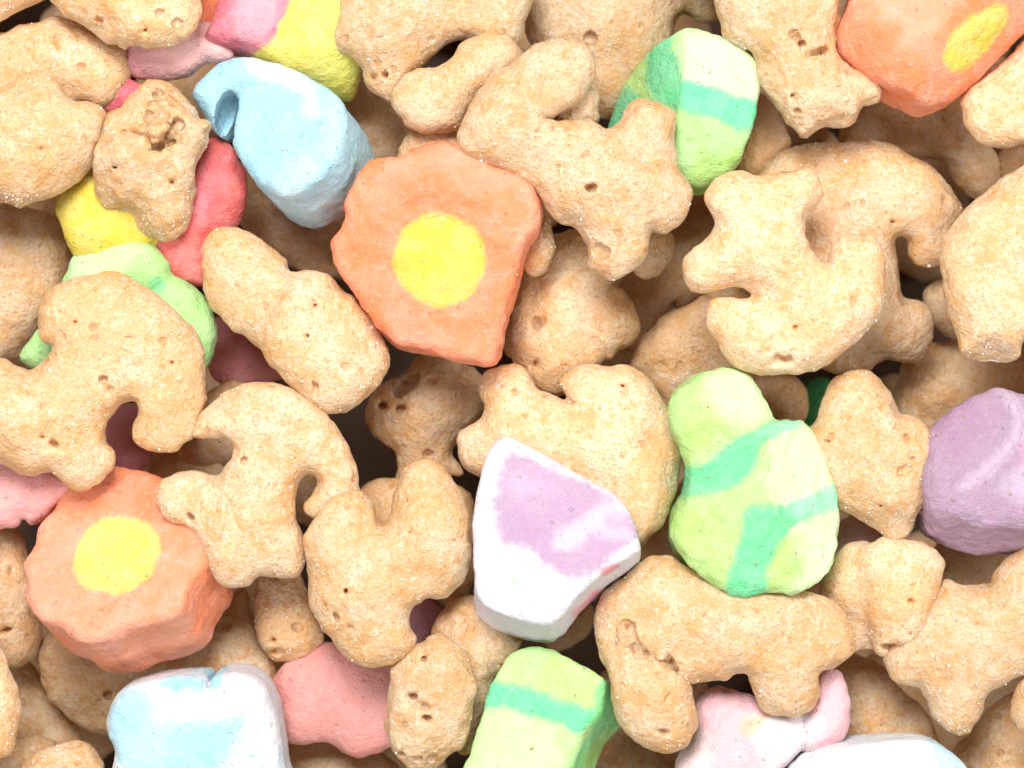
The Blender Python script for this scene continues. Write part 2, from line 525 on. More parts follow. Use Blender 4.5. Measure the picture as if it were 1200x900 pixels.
def oat(label, blobs, h=2.6, holes=(), cuts=(), mat=None, pits=0, rough=None):
    COUNT[0] += 1; seed = COUNT[0]
    gx, gy, gz = grid_for(blobs, h)
    F = eval_field(blobs, gx, gy, gz, h, cuts, holes, pits, seed)
    P, Q = surface_nets(F, gx, gy, gz)
    P = relax(P, Q, 1, 0.4)
    P = roughen(P, Q, rough or OAT_ROUGH, seed)
    o, org = place('oat_piece', P, Q, mat or OAT, blobs[0]['z'])
    if blobs[0]['z'] > -100:
        CP, CQ = crystals(P, Q, seed)
        c, _ = place('sugar_crystals', CP, CQ, SUGAR, blobs[0]['z'], None, o, org)
        c['kind'] = 'stuff'
        for pl in (c.data,): pl.polygons.foreach_set('use_smooth', np.zeros(len(CQ), bool))
    tag(o, label, 'cereal', 'toasted oat cereal pieces')
    return o

def dye_of(P, base, tints, seed):
    c = np.tile(np.array(base, np.float32), (len(P), 1)) if not isinstance(base, np.ndarray) else base
    for (pts, colr, soft, amount, *zz) in tints:
        poly = smooth_closed(conv(pts), 4)
        wob = vnoise(P, 26, 2, seed * 0.31) * soft * 0.9 + vnoise(P, 9, 3, seed * 0.77) * soft * 0.45
        d = poly_sdf(poly, P[:, 0], P[:, 1]) + wob
        m = np.clip(0.5 - d / (2 * soft), 0, 1); m = m * m * (3 - 2 * m) * amount
        c = c * (1 - m[:, None]) + np.array(colr, np.float32) * m[:, None]
    return c

def edge_wobble(P, seed):
    P = P * np.array([1, 1, 0.0])
    return vnoise(P, 34, 1, seed * 0.9) * 2.2 + vnoise(P, 12, 0, seed * 1.7) * 1.1

def bleed(P, c, poly, pc, soft, seed):
    """colour of a dyed band that fades into the body over a few units at its edge"""
    d = poly_sdf(poly, P[:, 0], P[:, 1]) + edge_wobble(P, seed) + vnoise(P, 5, 2, seed) * soft * 0.5
    m = np.clip(0.5 - d / (2 * soft), 0, 1); m = (m * m * (3 - 2 * m))[:, None]
    return c * (1 - m) + pc * m

def marsh(label, base, blobs, h=2.6, holes=(), cuts=(), tints=(), parts=(), name='marshmallow', rough=None, soft=4.0):
    COUNT[0] += 1; seed = COUNT[0]
    gx, gy, gz = grid_for(blobs, h)
    F = eval_field(blobs, gx, gy, gz, h, cuts, holes, 0, seed)
    P, Q = surface_nets(F, gx, gy, gz)
    zref = blobs[0]['z'] - (30 if blobs[0]['kind'] == 'prism' else 0)
    P0 = relax(P, Q, 1, 0.3)
    P = roughen(P0, Q, rough or MARSH_ROUGH, seed)
    body = lambda V: dye_of(V, base, tints, seed)
    def full(V):
        c = body(V)
        for (pname, pts, colr, ptints, plabel) in parts:
            c = bleed(V, c, smooth_closed(conv(pts), 5), dye_of(V, colr, ptints, seed + 50), soft, seed)
        return c
    o, org = place(name, P, Q, MARSH, zref, full(P))
    tag(o, label, 'marshmallow', 'coloured marshmallow bits')
    if zref > -60:
        CP, CQ = crystals(P, Q, seed, 9, 1.5)
        cr, _ = place('crumbs', CP, CQ, OAT, zref, None, o, org)
        cr['kind'] = 'stuff'
    for (pname, pts, colr, ptints, plabel) in parts:
        hp = 2.0
        poly = smooth_closed(conv(pts), 5)
        lo, hi = poly.min(0) - 3 * hp, poly.max(0) + 3 * hp
        px = np.arange(max(lo[0], gx[0]), min(hi[0], gx[-1]) + hp, hp); py = np.arange(max(lo[1], gy[0]), min(hi[1], gy[-1]) + hp, hp)
        pz = np.arange(gz[0], gz[-1] + hp, hp)
        X, Y = np.meshgrid(px, py, indexing='ij')
        d2 = (poly_sdf(poly, X, Y) + edge_wobble(np.stack([X.ravel(), Y.ravel(), 0 * X.ravel()], 1), seed).reshape(X.shape))[:, :, None].astype(np.float32)
        # the dyed band stands a hair proud and sinks level with the body at its edge
        Fp = eval_field(blobs, px, py, pz, hp, cuts, holes, 0, seed) - (0.75 * np.clip(-d2 / 7.0, 0, 1) - 0.25)
        Fp = np.maximum(Fp, d2)
        P2, Q2 = surface_nets(Fp, px, py, pz)
        if not len(Q2): continue
        P2 = roughen(relax(P2, Q2, 1, 0.3), Q2, rough or MARSH_ROUGH, seed)
        po, _ = place(pname, P2, Q2, MARSH, zref, full(P2), o, org)
        if plabel: po['label'] = plabel
    return o

ORANGE = (0.97, 0.315, 0.165); PEACH = (0.97, 0.40, 0.245); YEL = (0.77, 0.62, 0.13); YELB = (0.92, 0.74, 0.20)
GREEN = (0.50, 0.82, 0.33); LIME = (0.53, 0.75, 0.21); PALEG = (0.74, 0.92, 0.54); TEAL = (0.22, 0.74, 0.36)
BLUE = (0.42, 0.71, 0.83); WHITE = (0.78, 0.755, 0.785); PURPLE = (0.57, 0.385, 0.54); DPURPLE = (0.47, 0.315, 0.42)
PINK = (0.86, 0.40, 0.42); HOT = (0.88, 0.26, 0.34); PALEPINK = (0.90, 0.60, 0.62); RED = (0.88, 0.15, 0.15)
#BEGIN_PIECES
# ------------------------------------------------------------------ the heap: dark sheet added underneath
SHADE_SHEET_Z = -440
def sheet():
    P = np.array([[-1500, -1300, SHADE_SHEET_Z], [1500, -1300, SHADE_SHEET_Z], [1500, 1300, SHADE_SHEET_Z], [-1500, 1300, SHADE_SHEET_Z]], float)
    me = make_mesh('gap_shade_sheet', P * S, np.array([[0, 1, 2, 3]]))
    m, nt, n, l, p = mat_new('gap_shade_sheet')
    v, r = coord_px(nt)
    l.new(mix(nt, noise(nt, v, 80, 3), (0.075, 0.04, 0.022), (0.12, 0.065, 0.035)), p.inputs['Base Color'])  # dark colour stands in for shade at the bottom of the gaps
    p.inputs['Roughness'].default_value = 0.7
    me.materials.append(m)
    o = bpy.data.objects.new('gap_shade_sheet', me); col.objects.link(o); o['kind'] = 'structure'
sheet()

# ------------------------------------------------------------------ oat pieces, top layer
oat('chunky oat fish cut off by the left edge, its blunt nose over a yellow marshmallow',
    [puff([(-40, 100), (0, 96), (40, 88), (72, 94), (88, 116), (108, 119), (124, 135), (123, 165), (106, 197), (66, 229), (28, 248), (5, 240), (-40, 222)], 12, 50),
     puff([(-40, 38), (0, 33), (30, 20), (62, 14), (105, 36), (141, 55), (147, 75), (135, 105), (112, 121), (80, 118), (40, 140), (-40, 150)], -28, 40, k=7)], holes=[(55, 177, 4, 3, 6, 20), (65, 42, 6, 3, 6, -50), (93, 77, 5, 4, 6, 0)])
oat('oat piece in the upper corner above the chunky fish, mostly out of frame',
    [puff([(-40, -50), (60, -50), (58, -5), (22, 14), (0, 27), (-40, 38)], 6, 44)])
oat('rough pored oat lump hanging down from the top edge above a pale pink marshmallow',
    [puff([(40, -40), (120, -60), (225, -45), (236, -5), (237, 30), (226, 48), (197, 58), (160, 54), (126, 51), (95, 31), (58, 4)], 22, 52)],
    holes=[(133, 0, 9, 6, 8, 20), (180, 2, 9, 6, 8, 70), (212, 32, 4, 3, 5, 0), (175, 40, 4, 3, 5, 0), (120, 27, 4, 3, 5, 0), (192, 22, 5, 4, 5, 0)])
oat('broken oat piece with a jagged hollow, lying between blue and yellow marshmallows',
    [puff([(160, 96), (174, 89), (192, 96), (214, 109), (231, 126), (234, 141), (250, 144), (250, 162), (242, 184), (231, 203), (228, 222), (224, 245), (215, 270), (196, 283), (181, 278), (166, 262), (150, 246), (120, 236), (108, 212), (113, 185), (120, 150), (130, 133), (144, 132), (148, 112)], 8, 50),
     puff([(112, 225), (140, 215), (190, 240), (196, 278), (150, 276), (125, 258)], -30, 36)],
    holes=[(204, 162, 26, 14, 17, -42), (190, 178, 11, 9, 20, 0), (178, 165, 12, 7, 9, 60), (204, 112, 17, 10, 9, 20), (190, 135, 20, 12, 7, 20), (165, 160, 8, 5, 10, 30), (182, 140, 12, 8, 8, 40), (140, 198, 4, 3, 8, 0), (205, 215, 5, 4, 7, 0), (150, 158, 5, 4, 7, 0)],
    rough=[(50, 5.0), (24, 4.2), (12, 2.2), (6, 1.1)])
oat('large oat anchor shape overlapping a green marshmallow and the left edge',
    [puff([(47, 388), (49, 367), (62, 346), (85, 331), (117, 323), (150, 328), (182, 346), (211, 372), (232, 400), (240, 425), (240, 455), (236, 488), (226, 511), (212, 519), (208, 527), (192, 530), (175, 526), (162, 513), (157, 500), (162, 482), (158, 472), (148, 475), (138, 488), (128, 500), (122, 518), (129, 532), (130, 546), (120, 556), (107, 568), (94, 573), (76, 563), (60, 552), (35, 557), (8, 546), (-12, 540), (-45, 522), (-45, 432), (0, 420), (18, 427), (34, 434), (48, 424), (61, 411), (62, 404), (52, 401)], 20, 50, g=(-0.07, 0.0))],
    holes=[(115, 385, 6, 4, 8, 120), (127, 445, 4, 3, 8, 0), (134, 457, 5, 4, 8, 0), (57, 511, 5, 3, 6, 0), (70, 520, 6, 4, 6, 30), (205, 425, 4, 3, 6, 0), (95, 378, 4, 3, 5, 0), (160, 396, 8, 3, 5, 0)])
oat('peanut-shaped oat piece of two joined lumps above the crescent figure',
    [puff([(233, 300), (240, 275), (258, 263), (286, 270), (312, 283), (338, 302), (346, 318), (376, 318), (402, 333), (430, 365), (455, 400), (460, 420), (455, 440), (436, 462), (405, 480), (385, 483), (368, 470), (340, 449), (318, 420), (290, 396), (272, 391), (264, 378), (250, 358), (240, 335)], -4, 42),
     puff([(338, 330), (356, 317), (380, 318), (402, 333), (430, 365), (455, 400), (460, 420), (455, 440), (436, 462), (405, 480), (385, 483), (368, 470), (338, 446), (312, 410), (320, 372)], 16, 46, k=8)],
    holes=[(373, 360, 4, 5, 8, 20), (365, 395, 2.5, 2.5, 9, 0), (373, 455, 5, 9, 5, 0)])
oat('crescent-headed oat figure with outstretched arm beside the orange flower marshmallow at lower left',
    [puff([(221, 514), (228, 494), (245, 474), (265, 457), (292, 447), (330, 450), (365, 468), (395, 500), (413, 535), (420, 565), (417, 594), (400, 612), (376, 611), (357, 602), (353, 588), (363, 574), (370, 564), (362, 561), (352, 574), (347, 598), (346, 615), (355, 640), (358, 664), (349, 681), (325, 678), (302, 673), (288, 683), (270, 688), (253, 677), (243, 655), (238, 636), (225, 621), (205, 612), (188, 599), (180, 580), (186, 563), (205, 553), (230, 553), (254, 559), (263, 545), (270, 528), (263, 517), (242, 519)], 16, 50)],
    holes=[(226, 605, 6, 4, 9, 60), (304, 490, 4, 5, 4, 0), (288, 538, 4, 4, 5, 0), (228, 628, 9, 4, 7, 40)])
oat('plump two-lobed oat piece left of the white and purple marshmallow',
    [puff([(357, 680), (357, 640), (365, 610), (385, 582), (410, 570), (428, 572), (438, 592), (446, 612), (456, 600), (462, 578), (472, 553), (490, 538), (511, 538), (530, 555), (545, 590), (551, 620), (548, 660), (540, 684), (520, 700), (500, 704), (484, 712), (480, 724), (481, 736), (490, 746), (487, 762), (470, 778), (450, 786), (425, 780), (400, 765), (375, 735), (360, 710)], 28, 54)],
    holes=[(408, 690, 4, 5, 9, -30), (396, 721, 5, 7, 9, -20), (412, 733, 4, 2.5, 5, 0), (482, 622, 4, 2, 5, -30)])
oat('oat piece with a pitted upright front lobe left of the bottom green block marshmallow',
    [puff([(499, 753), (514, 744), (530, 753), (546, 775), (553, 810), (551, 850), (540, 880), (518, 900), (495, 908), (467, 892), (455, 870), (453, 830), (458, 790), (474, 764)], 22, 48),
     puff([(506, 738), (520, 710), (545, 701), (580, 718), (608, 745), (603, 772), (584, 800), (562, 850), (548, 892), (520, 860), (522, 790), (513, 760)], -26, 46)],
    holes=[(497, 769, 4, 4, 8, 0), (483, 812, 7, 4, 10, 10), (502, 838, 8, 5, 9, 30), (470, 880, 4, 4, 5, 0), (490, 885, 5, 4, 5, 0), (507, 888, 4, 4, 5, 0), (490, 822, 16, 5, 5, 15)], rough=[(50, 6.0), (28, 4.0), (14, 1.8), (8, 1.0), (5.5, 0.7)])
oat('wide cracked oat piece under the big green hat marshmallow, its hollow showing',
    [puff([(698, 740), (705, 700), (730, 671), (760, 655), (788, 650), (805, 662), (850, 680), (900, 688), (950, 690), (984, 704), (1000, 738), (995, 765), (978, 784), (962, 788), (964, 812), (950, 834), (922, 840), (895, 830), (884, 814), (880, 796), (868, 786), (840, 796), (810, 798), (780, 800), (740, 800), (710, 790)], 12, 48),
     puff([(708, 770), (728, 757), (752, 764), (775, 765), (793, 776), (804, 800), (816, 835), (814, 862), (800, 879), (776, 883), (750, 869), (730, 845), (716, 815)], 26, 46, k=4)],
    holes=[(733, 740, 9, 14, 13, 0), (752, 760, 20, 9, 12, 28), (786, 775, 16, 8, 14, 42), (838, 798, 36, 12, 18, -8), (777, 810, 3, 6, 9, 20), (776, 851, 8, 4, 8, 10), (822, 717, 5, 2.5, 5, -40)])
oat('big oat fish with a raised curled tail above the central orange flower marshmallow',
    [puff([(537, 160), (545, 130), (562, 104), (587, 79), (616, 55), (650, 43), (680, 48), (696, 62), (700, 82), (692, 106), (672, 122), (650, 132), (637, 140), (652, 145), (674, 140), (692, 139), (712, 149), (726, 140), (736, 121), (755, 114), (775, 120), (788, 136), (788, 165), (791, 194), (805, 212), (810, 230), (800, 254), (780, 269), (762, 270), (756, 292), (745, 315), (722, 330), (700, 324), (686, 310), (684, 286), (675, 266), (652, 258), (640, 241), (628, 225), (600, 205), (568, 194), (543, 184)], 34, 50),
     puff([(640, 100), (680, 90), (699, 105), (700, 128), (697, 140), (660, 146)], 2, 34)],
    holes=[(692, 223, 7, 4, 9, -10), (648, 155, 8, 3, 5, -50), (702, 294, 9, 6, 8, 0), (628, 158, 4, 3, 6, 0), (653, 197, 3, 2, 5, 0)])
oat('rounded oat piece at the top edge right of the pink and yellow marshmallow',
    [puff([(388, 40), (391, 10), (400, -40), (500, -60), (620, -45), (616, 28), (602, 58), (560, 46), (540, 43), (520, 55), (501, 71), (490, 86), (478, 105), (463, 122), (446, 112), (430, 97), (425, 80), (412, 66), (398, 59)], -14, 50)],
    holes=[(452, 90, 5, 5, 10, 0), (439, 92, 3, 3, 8, 0), (450, 47, 3, 3, 5, 0), (507, 50, 4, 3, 5, 0)])
oat('small glazed knobbly oat piece tucked against the tail of the big fish',
    [puff([(462, 120), (469, 100), (484, 85), (510, 75), (530, 68), (541, 50), (560, 40), (585, 42), (606, 55), (610, 72), (592, 88), (567, 112), (552, 132), (540, 150), (515, 155), (490, 154), (472, 145)], 8, 40),
     puff([(462, 185), (472, 152), (495, 150), (545, 150), (545, 190), (500, 205)], -34, 36)])
oat('blocky oat piece with a crack between green and orange marshmallows at the top',
    [puff([(843, 30), (840, -40), (900, -60), (975, -45), (985, 0), (987, 30), (985, 60), (1001, 82), (1020, 94), (1032, 106), (1029, 119), (1011, 122), (1004, 136), (985, 148), (962, 154), (942, 163), (926, 155), (911, 135), (898, 115), (888, 90), (884, 70), (868, 56), (852, 48)], 4, 54)],
    holes=[(958, 64, 15, 4, 12, -22), (926, 46, 7, 4, 8, 35), (935, 55, 5, 4, 8, 0), (930, 133, 5, 3, 6, 0), (925, 115, 4, 3, 6, 0), (1006, 130, 14, 8, 14, -30)], rough=[(50, 4.4), (22, 3.2), (11, 1.8), (6, 0.9)])
oat('stubby oat end sticking in from the right edge below the orange marshmallow corner',
    [puff([(1127, 125), (1131, 106), (1150, 92), (1182, 68), (1212, 38), (1260, 40), (1260, 165), (1200, 172), (1172, 176), (1150, 168), (1134, 150)], -14, 46)])
oat('star-tailed oat moon shape with a round pit, topmost at the right',
    [puff([(797, 312), (805, 290), (825, 276), (836, 262), (829, 240), (830, 225), (845, 208), (866, 205), (887, 210), (915, 200), (940, 197), (956, 205), (963, 220), (956, 240), (945, 260), (946, 281), (956, 300), (966, 307), (972, 291), (985, 276), (1006, 272), (1026, 283), (1037, 305), (1038, 335), (1030, 370), (1010, 400), (980, 422), (940, 437), (900, 438), (870, 432), (848, 411), (834, 385), (831, 366), (841, 353), (865, 350), (880, 346), (868, 337), (848, 336), (824, 341), (805, 333)], 32, 50)],
    holes=[(916, 421, 11, 9, 10, 10), (962, 303, 5, 9, 10, -20), (898, 408, 3, 3, 5, 0), (927, 384, 3, 2, 5, 0)])
oat('pale oat slab cut off by the right edge above the dusty purple marshmallow',
    [puff([(1105, 330), (1102, 300), (1110, 275), (1130, 250), (1160, 224), (1190, 200), (1250, 180), (1250, 405), (1199, 396), (1192, 420), (1172, 439), (1150, 436), (1132, 424), (1121, 405), (1116, 380), (1109, 355)], 16, 52)], cuts=[(1160, 425, 14, -0.1, 0.8, 0.6, 3)])
oat('large round oat moon beneath the white and purple marshmallow',
    [puff([(533, 520), (541, 504), (560, 490), (569, 475), (565, 455), (576, 435), (600, 428), (615, 433), (625, 450), (636, 461), (652, 467), (664, 468), (660, 455), (659, 444), (671, 435), (696, 427), (730, 427), (757, 441), (780, 470), (793, 500), (799, 530), (795, 570), (785, 596), (766, 620), (748, 640), (700, 630), (600, 570), (556, 556), (540, 542)], -28, 46)],
    holes=[(727, 452, 7, 5, 8, 20), (603, 459, 5, 6, 8, -30), (589, 453, 4, 3, 7, 0), (668, 470, 6, 3, 8, 20)])
oat('knobbly oat arrow between the big green hat and the dusty purple marshmallow',
    [puff([(958, 492), (964, 465), (976, 446), (1000, 435), (1022, 441), (1040, 460), (1045, 480), (1052, 489), (1075, 492), (1090, 510), (1093, 540), (1086, 570), (1074, 590), (1070, 614), (1061, 630), (1045, 638), (1030, 630), (1015, 615), (996, 605), (975, 590), (958, 560), (948, 530), (946, 508)], -4, 46),
     puff([(961, 490), (965, 464), (977, 446), (1000, 436), (1022, 442), (1041, 462), (1046, 490), (1015, 512), (975, 510)], -2, 40, k=8),
     puff([(1000, 545), (1025, 505), (1055, 490), (1076, 493), (1091, 511), (1093, 540), (1085, 571), (1060, 602), (1015, 596)], 10, 42, k=8)],
    holes=[(1054, 510, 5, 7, 5, -20), (1053, 551, 8, 6, 5, 0), (967, 516, 5, 3, 7, 0), (1028, 590, 3, 3, 6, 0), (1063, 536, 4, 2, 5, 0)])
oat('short blunt oat nugget below the knobbly oat arrow',
    [puff([(1010, 660), (1022, 640), (1040, 631), (1064, 632), (1088, 640), (1102, 656), (1103, 676), (1099, 700), (1087, 730), (1077, 755), (1072, 775), (1045, 772), (1022, 760), (1014, 720)], -4, 44),
     puff([(964, 700), (970, 664), (985, 648), (1015, 640), (1040, 660), (1040, 755), (1015, 762), (1000, 767), (984, 735)], -32, 36, k=10)],
    holes=[(1066, 703, 6, 3, 6, 20), (1062, 740, 4, 4, 6, 0), (1042, 758, 14, 6, 9, 12)], cuts=[(1045, 764, -4, 0.12, 0.85, 0.5, 3)])
oat('wide oat fish with a stubby fin under the dusty purple marshmallow at right',
    [puff([(1034, 770), (1050, 735), (1080, 710), (1108, 680), (1126, 684), (1160, 686), (1172, 670), (1190, 650), (1250, 625), (1250, 775), (1202, 790), (1178, 804), (1157, 815), (1151, 836), (1136, 861), (1115, 865), (1096, 850), (1086, 826), (1075, 806), (1055, 802), (1040, 790)], -10, 52)])
oat('sliver of an oat piece at the right edge near the lower corner',
    [puff([(1187, 830), (1194, 802), (1215, 785), (1270, 780), (1270, 870), (1225, 868), (1196, 852)], 6, 36)])
oat('thin curved oat sliver on the left edge below the orange flower',
    [puff([(-60, 760), (-20, 745), (3, 758), (13, 780), (22, 822), (17, 862), (2, 886), (-60, 900)], 16, 44)])
oat('crumbly oat top peeking up from the bottom edge left of the white and blue marshmallow',
    [puff([(24, 910), (40, 882), (66, 873), (98, 869), (115, 884), (126, 908), (130, 970), (10, 970)], 2, 44)])

# ------------------------------------------------------------------ oat pieces, second layer
L2 = dict(h=3.2)
oat('shaded oat bar on the left edge between the chunky fish and the anchor shape',
    [puff([(-50, 236), (10, 238), (42, 248), (66, 264), (83, 296), (82, 340), (62, 372), (30, 408), (8, 422), (-50, 428)], -80, 50)], **L2)
oat('shaded oat lump with an open bubble below the central orange flower marshmallow',
    [puff([(430, 482), (437, 465), (450, 448), (474, 436), (484, 420), (502, 410), (530, 415), (556, 432), (568, 450), (566, 470), (560, 487), (542, 510), (532, 530), (546, 556), (522, 560), (490, 566), (466, 576), (458, 562), (460, 532), (446, 520), (433, 506)], -70, 46)],
    holes=[(476, 452, 17, 12, 14, -35), (449, 475, 7, 5, 12, 10), (470, 479, 9, 5, 10, -20), (503, 533, 5, 4, 8, 0), (408, 447, 4, 4, 5, 0), (507, 447, 6, 5, 6, 0)], h=2.8)
oat('winged oat piece directly beneath the nose of the big fish',
    [puff([(590, 410), (600, 368), (606, 330), (620, 300), (650, 270), (700, 270), (718, 318), (716, 345), (706, 360), (706, 385), (700, 412), (690, 424), (668, 440), (640, 450), (622, 444), (622, 430), (606, 422)], -56, 44),
     puff([(680, 350), (718, 338), (736, 352), (748, 374), (743, 396), (722, 410), (690, 408)], -50, 42, k=7),
     puff([(594, 395), (604, 362), (630, 350), (655, 372), (645, 410), (610, 422)], -48, 36, k=8),
     puff([(620, 430), (640, 408), (690, 408), (696, 424), (684, 434), (668, 442), (655, 458), (636, 456), (622, 444)], -50, 34, k=26)],
    holes=[(632, 380, 10, 9, 9, 0), (628, 427, 6, 5, 9, 0)], h=2.8)
oat('narrow oat tip between the central orange flower and the winged oat piece',
    [puff([(612, 305), (618, 280), (634, 250), (650, 258), (650, 296), (638, 317), (622, 318)], -24, 24)], **L2)
oat('small oat stub poking out under the fin of the big fish',
    [puff([(735, 290), (748, 262), (780, 262), (790, 285), (786, 312), (764, 326), (742, 322)], -50, 34)], **L2)
oat('smooth shaded oat wedge left of the star-tailed moon shape',
    [puff([(738, 430), (745, 410), (765, 385), (790, 364), (830, 344), (872, 335), (905, 355), (905, 430), (852, 452), (800, 485), (778, 470), (758, 445)], -78, 48)], **L2)
oat('deep oat piece with a dark pit between the big fish and the star-tailed moon',
    [puff([(722, 352), (730, 325), (760, 300), (800, 278), (835, 255), (850, 300), (830, 345), (780, 375), (745, 412), (722, 405)], -128, 44)], holes=[(788, 360, 6, 8, 14, 20)], h=3.2)
oat('broad oat horseshoe behind the star-tailed moon shape',
    [puff([(880, 225), (908, 185), (940, 170), (985, 163), (1030, 165), (1070, 180), (1102, 205), (1124, 235), (1126, 252), (1115, 272), (1115, 300), (1101, 316), (1076, 313), (1062, 302), (1059, 283), (1051, 283), (1055, 300), (1058, 338), (1063, 351), (1082, 356), (1092, 372), (1092, 396), (1080, 423), (1060, 427), (1032, 425), (1020, 438), (1000, 440), (965, 435), (900, 380), (876, 300)], -52, 50)],
    holes=[(1040, 262, 5, 4, 6, 0), (1103, 236, 5, 7, 5, 20)], h=2.8)
oat('dim oat arch under the upper right orange marshmallow',
    [puff([(982, 165), (1000, 135), (1020, 110), (1060, 90), (1130, 95), (1142, 150), (1166, 176), (1174, 205), (1162, 228), (1145, 236), (1127, 230), (1112, 206), (1096, 188), (1060, 200), (1000, 200)], -104, 48)], **L2)
oat('oat stub beneath the right side of the upper green striped marshmallow',
    [puff([(868, 115), (890, 108), (904, 120), (920, 148), (926, 170), (920, 190), (905, 205), (888, 216), (858, 206), (845, 170)], -74, 42)], **L2)
oat('large shaded oat piece on the top edge behind the curled tail of the big fish',
    [puff([(613, 0), (620, -50), (850, -50), (846, 5), (838, 22), (818, 26), (806, 22), (796, 28), (790, 55), (760, 90), (735, 132), (705, 138), (690, 120), (660, 80), (624, 58), (614, 36)], -66, 52)], holes=[(690, 48, 7, 5, 10, 10)], h=2.8)
oat('dim oat piece in the gap right of the blue marshmallow',
    [puff([(385, 120), (410, 104), (440, 108), (474, 150), (470, 190), (430, 205), (395, 190)], -104, 40)], **L2)
oat('deep brown oat piece below the blue marshmallow',
    [puff([(278, 250), (290, 228), (320, 218), (370, 250), (405, 262), (402, 300), (390, 324), (350, 318), (312, 292), (286, 272)], -108, 42)], **L2)
oat('oat piece whose rim shows behind the plump two-lobed one',
    [puff([(425, 585), (445, 566), (500, 560), (545, 572), (556, 590), (558, 625), (552, 692), (515, 705), (440, 640)], -72, 44)], **L2)
oat('small crumbly oat stump under the feet of the crescent figure',
    [puff([(297, 712), (300, 685), (312, 668), (350, 668), (368, 705), (380, 745), (375, 760), (355, 776), (326, 777), (311, 765), (304, 744)], -44, 38)],
    holes=[(352, 735, 5, 4, 6, 0), (325, 762, 10, 6, 6, 0), (322, 748, 4, 4, 6, 0)], h=2.8)
oat('oat piece bulging out below the right side of the lower left orange flower',
    [puff([(150, 800), (200, 760), (250, 720), (272, 698), (290, 688), (300, 730), (316, 756), (328, 780), (324, 802), (305, 815), (270, 830), (200, 830)], -80, 46)], holes=[(268, 730, 6, 6, 12, 0), (300, 782, 5, 6, 7, 0)], h=2.8)
oat('rounded oat moon showing under the lower left orange flower',
    [puff([(42, 775), (44, 750), (100, 730), (170, 770), (180, 850), (150, 868), (122, 862), (90, 850), (66, 830), (50, 800)], -78, 44)], holes=[(132, 812, 6, 5, 9, 0)], h=2.8)
oat('upright oat bar on the left edge beside the lower left orange flower',
    [puff([(-60, 612), (14, 614), (34, 636), (44, 690), (46, 755), (32, 777), (12, 780), (-60, 765)], -66, 44)], holes=[(14, 735, 8, 5, 8, -30), (18, 667, 4, 5, 7, 0)], h=2.8)
oat('dark oat piece deep in the lower left corner',
    [puff([(10, 795), (36, 775), (62, 820), (102, 858), (100, 880), (50, 885), (15, 860)], -140, 40)], **L2)
oat('deep oat crumb at the lower left corner under the thin sliver',
    [puff([(-40, 900), (5, 874), (40, 862), (66, 870), (44, 905), (10, 950), (-40, 950)], -90, 36)], **L2)
oat('triangular shaded oat piece left of the wide oat fish at lower right',
    [puff([(966, 792), (982, 768), (1002, 764), (1030, 783), (1062, 815), (1086, 842), (1097, 875), (1062, 905), (1000, 905), (968, 870)], -72, 46)], **L2)
oat('shaded oat piece filling the lower right corner',
    [puff([(1114, 885), (1140, 860), (1160, 822), (1190, 806), (1260, 790), (1260, 950), (1120, 950)], -72, 48)], h=2.8)
oat('glossy dim oat knob right of the big green hat top',
    [puff([(872, 440), (900, 432), (930, 438), (943, 460), (939, 490), (922, 505), (890, 480)], -86, 34)], **L2)
oat('deep brown oat piece above the dusty purple marshmallow',
    [puff([(1040, 495), (1055, 430), (1090, 400), (1160, 395), (1260, 400), (1260, 480), (1180, 500), (1090, 520)], -140, 46)], **L2)
oat('deep shadowed oat piece under the lower side of the dusty purple marshmallow',
    [puff([(1085, 660), (1105, 620), (1150, 610), (1260, 610), (1260, 700), (1170, 715), (1110, 705)], -110, 40)], **L2)
oat('oat piece in the gap at the right edge above the pale slab',
    [puff([(1160, 195), (1190, 165), (1260, 160), (1260, 245), (1195, 240), (1170, 225)], -112, 40)], **L2)
oat('small round oat end tucked under the pale slab at right',
    [puff([(1076, 350), (1084, 330), (1100, 318), (1130, 322), (1135, 392), (1106, 391), (1086, 378)], -88, 32)], **L2)
oat('shadowed oat piece between the large round moon and the big green hat',
    [puff([(745, 640), (760, 600), (790, 565), (820, 570), (820, 650), (775, 668)], -110, 40)], **L2)
oat('pale oat edge between the big green hat and the short blunt nugget',
    [puff([(920, 690), (940, 668), (962, 662), (972, 678), (966, 702), (940, 705)], -48, 24)], **L2)
oat('shadowed oat piece between the anchor shape and the crescent figure',
    [puff([(168, 555), (182, 528), (215, 516), (256, 528), (270, 560), (225, 578), (186, 566)], -140, 36)], **L2)
oat('oat rim showing behind the crescent head of the figure',
    [puff([(214, 535), (218, 498), (240, 462), (282, 442), (300, 480), (290, 535), (250, 540), (232, 540)], -76, 34)], **L2)
oat('dim oat piece on the bottom edge right of the white and blue marshmallow',
    [puff([(335, 895), (352, 868), (390, 862), (440, 880), (475, 905), (450, 960), (340, 960)], -112, 40)], **L2)
oat('shadowed oat piece on the bottom edge right of the green block',
    [puff([(700, 800), (730, 790), (760, 850), (800, 880), (830, 905), (800, 960), (720, 960), (690, 880)], -112, 44)], **L2)
oat('dark oat piece below the tip of the white and purple marshmallow',
    [puff([(630, 745), (650, 715), (690, 705), (700, 722), (690, 745), (655, 765)], -150, 34)], **L2)

